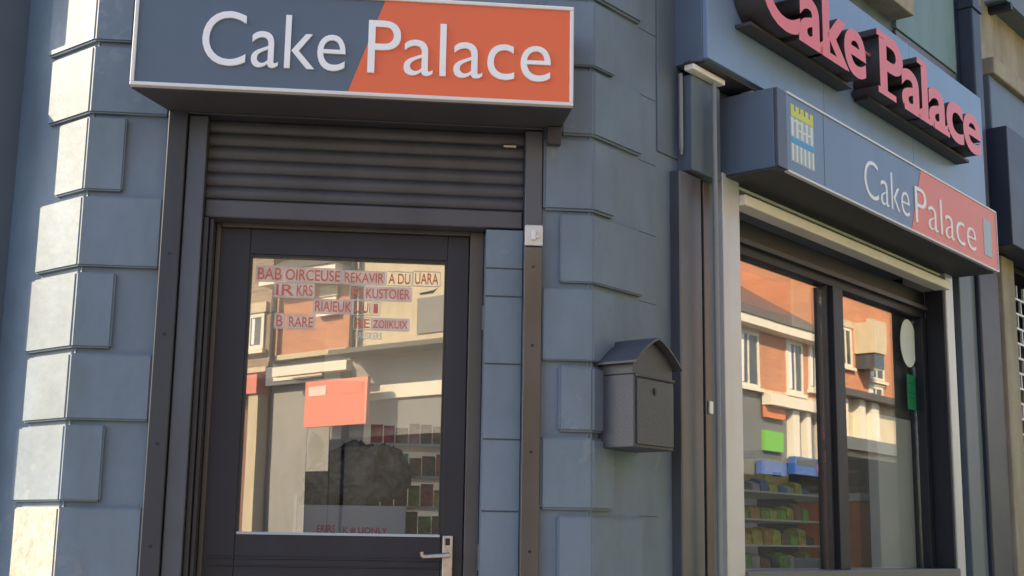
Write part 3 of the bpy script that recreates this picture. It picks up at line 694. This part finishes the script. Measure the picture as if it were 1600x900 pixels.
b.build('ruled_line', M['black'], gl)
cb = thing('wood_cabinet', 'orange wooden cabinet with dark glazed top inside the right pane', 'cabinet', RR, 2.7, -.5, .2)
MB(RR).box(2.60, 2.85, -.62, -.30, .2, 1.56).build('cabinet_side', M['wood'], cb, bev=.004)
MB(RR).box(2.59, 2.86, -.63, -.29, 1.5605, 1.60).build('cabinet_rail', M['board_pale'], cb, bev=.004)
MB(RR).box(2.60, 2.85, -.62, -.30, 1.6005, 1.76).build('cabinet_top', M['brick_d'], cb, bev=.004)
wb = thing('white_carton', 'small white carton on the ledge low in the right pane', 'box', RR, 2.1, -.2, 1.2)
MB(RR).box(2.03, 2.22, -.36, -.20, 1.10, 1.290).build('carton_body', M['trimwhite'], wb, bev=.004)
MB(RR).box(2.03, 2.22, -.36, -.199, 1.2905, 1.2975).build('carton_lid', M['letter'], wb)
inbox('window_shelf', 'low ledge board running inside the right window pane', 'shelf', RR, 2.0, 2.42, -.45, -.18, 1.06, 1.0995, M['board_dark'])

# ================================================================ OPPOSITE ROW (seen in the glass)
def opp(label, u0, u1, h_, m, wins, shop_m, shop_top, depth=7, roofm=None, eave=.35, extras=None, name='terrace_building'):
    t = bpy.data.objects.new(name, None); C.objects.link(t); t.matrix_basis = proper(WW @ Matrix.Translation(((u0+u1)/2, 0, 0)))
    tag(t, label, 'building', 'buildings across the street')
    MB(WW).box(u0, u1, -depth, 0, shop_top, h_).build('wall', m, t)
    MB(WW).box(u0, u1, -depth, -.05, 0, shop_top-.002).build('shopfront', shop_m, t)
    b = MB(WW); b.section([(eave, h_), (-depth-.3, h_), (-depth/2, h_+depth*.33)], u0+.002, u1-.002); b.build('roof', M['slate'], t)
    MB(WW).box(u0, u1, .002, eave-.03, h_-.18, h_-.002).build('gutter', M['winwhite'], t)
    for (a0, a1, z0, z1) in wins:
        b = MB(WW); f = .07
        b.box(a0, a1, -.05, .03, z0, z0+f); b.box(a0, a1, -.05, .03, z1-f, z1); b.box(a0, a0+f, -.05, .03, z0+f, z1-f); b.box(a1-f, a1, -.05, .03, z0+f, z1-f)
        if a1-a0 > .5: b.box((a0+a1)/2-.025, (a0+a1)/2+.025, -.05, .025, z0+f, z1-f)
        b.box(a0-.06, a1+.06, .0, .09, z0-.07, z0-.001)
        wo = b.build('window', M['winwhite'], t); MB(WW).box(a0+f, a0+f+(a1-a0)*.22, -.05, .015, z0+f+.02, z1-f).build('curtain', M['trimwhite'], wo); MB(WW).box(a0-.05, a1+.05, .001, .05, z1+.001, z1+.16).build('lintel', M['creamwall'], wo); MB(WW).box(a0+f, a1-f, -.05, .012, z0+f, z1-f).build('pane', M['winpane'], wo)
    MB(WW).tube((u0+.12, .08, shop_top), (u0+.12, .08, h_-.2), .045, 10).build('rainwater_pipe', M['dark'], t)
    MB(WW).box(u0, u1, .001, .05, shop_top+.01, shop_top+.09).build('string_course', M['creamwall'], t)
    for (nm, a0, a1, o0, o1, z0, z1, mm) in (extras or []):
        MB(WW).box(a0, a1, o0, o1, z0, z1).build(nm, mm, t)
    return t
# facing the display window
opp('orange brick house over a dark shopfront and a cream shopfront', 18.2, 23.35, 5.75, M['brick_o'],
    [(19.35, 20.2, 4.40, 5.5), (21.38, 22.1, 4.45, 5.55), (22.4, 22.95, 4.6, 5.6)], M['greyshop'], 4.32,
    extras=[('fascia', 20.3, 23.3, .0, .22, 4.10, 4.32, M['winwhite']), ('orange_board', 20.32, 21.2, .0, .06, 3.86, 4.09, M['orange']), ('green_board', 20.33, 21.15, -.049, .03, 3.2, 3.60, M['green']),
            ('pilaster', 21.45, 21.75, -.049, .1, 3.1, 4.09, M['winwhite']), ('pilaster', 22.1, 22.3, -.049, .1, 3.1, 4.09, M['winwhite']), ('pilaster', 22.75, 22.95, -.049, .1, 3.1, 4.09, M['winwhite']), ('blue_van_stand_in', 21.2, 23.3, .101, .25, 2.76, 3.12, M['vanblue']), ('blue_van_stand_in', 20.0, 21.1, .0, .12, 2.72, 2.98, M['vanblue']), ('board_window', 21.3, 22.1, .251, .256, 2.95, 3.09, M['winpane']), ('red_panel', 22.2, 22.45, .251, .256, 2.86, 3.02, M['red']), ('sign_strip', 22.5, 23.2, .251, .256, 2.80, 2.86, M['winwhite']), ('dimming_shop_glass', 18.3, 23.3, -.049, .05, .4, 2.7, M['shopdark'])])  # blue boards stand in for a blue vehicle; dark glass added to dim reflections
opp('taller orange brick house with bay window and cream shopfront columns', 23.4, 29.5, 8.2, M['brick_o'],
    [(25.55, 26.4, 5.15, 6.42), (27.4, 28.2, 5.15, 6.42), (25.5, 26.3, 4.75, 5.02), (24.0, 24.6, 5.3, 6.2)], M['creamwall'], 4.6,
    extras=[('bay_window', 24.75, 25.4, .0, .5, 5.65, 6.35, M['creamwall']), ('bay_glass', 24.8, 25.35, .0, .47, 5.3, 5.649, M['winpane']), ('cornice', 23.4, 29.4, .0, .3, 4.6, 4.75, M['slate']), ('fascia', 23.4, 29.4, -.049, .15, 3.45, 3.72, M['greyshop']),
            ('column', 23.7, 24.1, -.049, .12, 3.722, 4.599, M['winwhite']), ('column', 24.7, 25.0, -.049, .12, 3.722, 4.599, M['winwhite']), ('column', 25.4, 25.8, -.049, .12, 3.722, 4.599, M['winwhite']), ('dimming_shop_glass', 23.5, 29.4, -.049, .05, .4, 3.3, M['shopdark'])])
opp('cream rendered house at the far end of the opposite row', 29.6, 38, 7.2, M['creamwall'], [(31, 32, 4.6, 6), (34, 35, 4.6, 6)], M['greyshop'], 3.6)
# seen in the door glass
opp('brown brick house with tall white windows over a maroon shopfront', -20, -13.5, 6.6, M['brick_d'],
    [(-14.02, -13.62, 4.28, 4.86), (-15.6, -14.8, 4.28, 5.6), (-17.5, -16.6, 4.28, 5.6)], M['maroon'], 3.9,
    extras=[('fascia', -19.9, -13.52, -.049, .2, 3.55, 3.85, M['red']), ('pilaster', -13.75, -13.52, -.049, .16, 0, 3.54, M['creamwall'])])
opp('narrow orange brick house beneath a dark slate roof', -13.45, -11.72, 5.38, M['brick_o'],
    [(-12.3, -12.0, 4.72, 4.95)], M['greyshop'], 4.05,
    extras=[('fascia', -13.4, -11.74, -.049, .12, 3.66, 3.95, M['winpane']), ('sign_text_board', -13.2, -12.1, .121, .14, 3.72, 3.9, M['winwhite']), ('shutter', -13.3, -12.5, -.049, .02, .1, 3.55, M['shutter']), ('dimming_shop_glass', -12.48, -12.0, -.049, .02, .3, 2.32, M['shopdark']), ('dimming_shop_glass', -11.98, -11.75, -.049, .02, .3, 2.78, M['shopdark']), ('shutter_box', -12.48, -12.0, -.049, .03, 2.33, 3.55, M['shutter']), ('shutter_box', -11.98, -11.75, -.049, .03, 2.79, 3.55, M['shutter']), ('orange_board', -12.20, -10.92, .3, .36, 2.95, 3.62, M['poster']), ('pale_panel', -12.12, -11.75, .361, .365, 3.40, 3.54, M['pinkback']), ('pale_panel', -11.45, -11.02, .361, .365, 3.40, 3.54, M['pinkpanel'])])  # stepped dark panes shaped to dim the reflection over the bag
opp('cream rendered building with dark windows over pale roller doors', -11.67, -4.0, 7.6, M['creamwall'],
    [(-7.4, -6.4, 4.3, 5.5)], M['shutter'], 3.95,
    extras=[('dark_window', -10.3, -9.72, -.01, .02, 4.22, 4.74, M['board_dark']), ('canopy', -11.6, -4.1, -.049, .5, 3.96, 4.03, M['slate']), ('canopy_lights', -12.9, -11.3, .3, .42, 3.74, 3.88, M['winwhite']),
            ('dimming_shop_glass', -11.66, -8.6, -.049, .03, .3, 2.8, M['shopdark']), ('roller_box', -10.7, -8.6, -.049, .03, 2.801, 3.28, M['board_dark']), ('pale_band', -11.6, -4.1, -.049, .06, 3.32, 3.52, M['winwhite'])])  # dark pane added to dim the reflection in the door
# the rest of the row
opp('red brick house with three windows beside the cream building', -3.9, 3.0, 7.0, M['brick_r'], [(-3, -2, 4.2, 5.6), (-.9, .1, 4.2, 5.6), (1.3, 2.3, 4.2, 5.6)], M['greyshop'], 3.6)
opp('white-fronted house with green shopfront in the opposite row', 3.1, 10.4, 7.4, M['creamwall'], [(4, 5, 4.3, 5.7), (6.3, 7.3, 4.3, 5.7), (8.5, 9.5, 4.3, 5.7)], M['green'], 3.5)
opp('red brick house beside the orange brick pair', 10.5, 18.1, 6.4, M['brick_r'], [(11.5, 12.5, 4.2, 5.4), (13.9, 14.9, 4.2, 5.4), (16.2, 17.2, 4.2, 5.4)], M['creamwall'], 3.6)
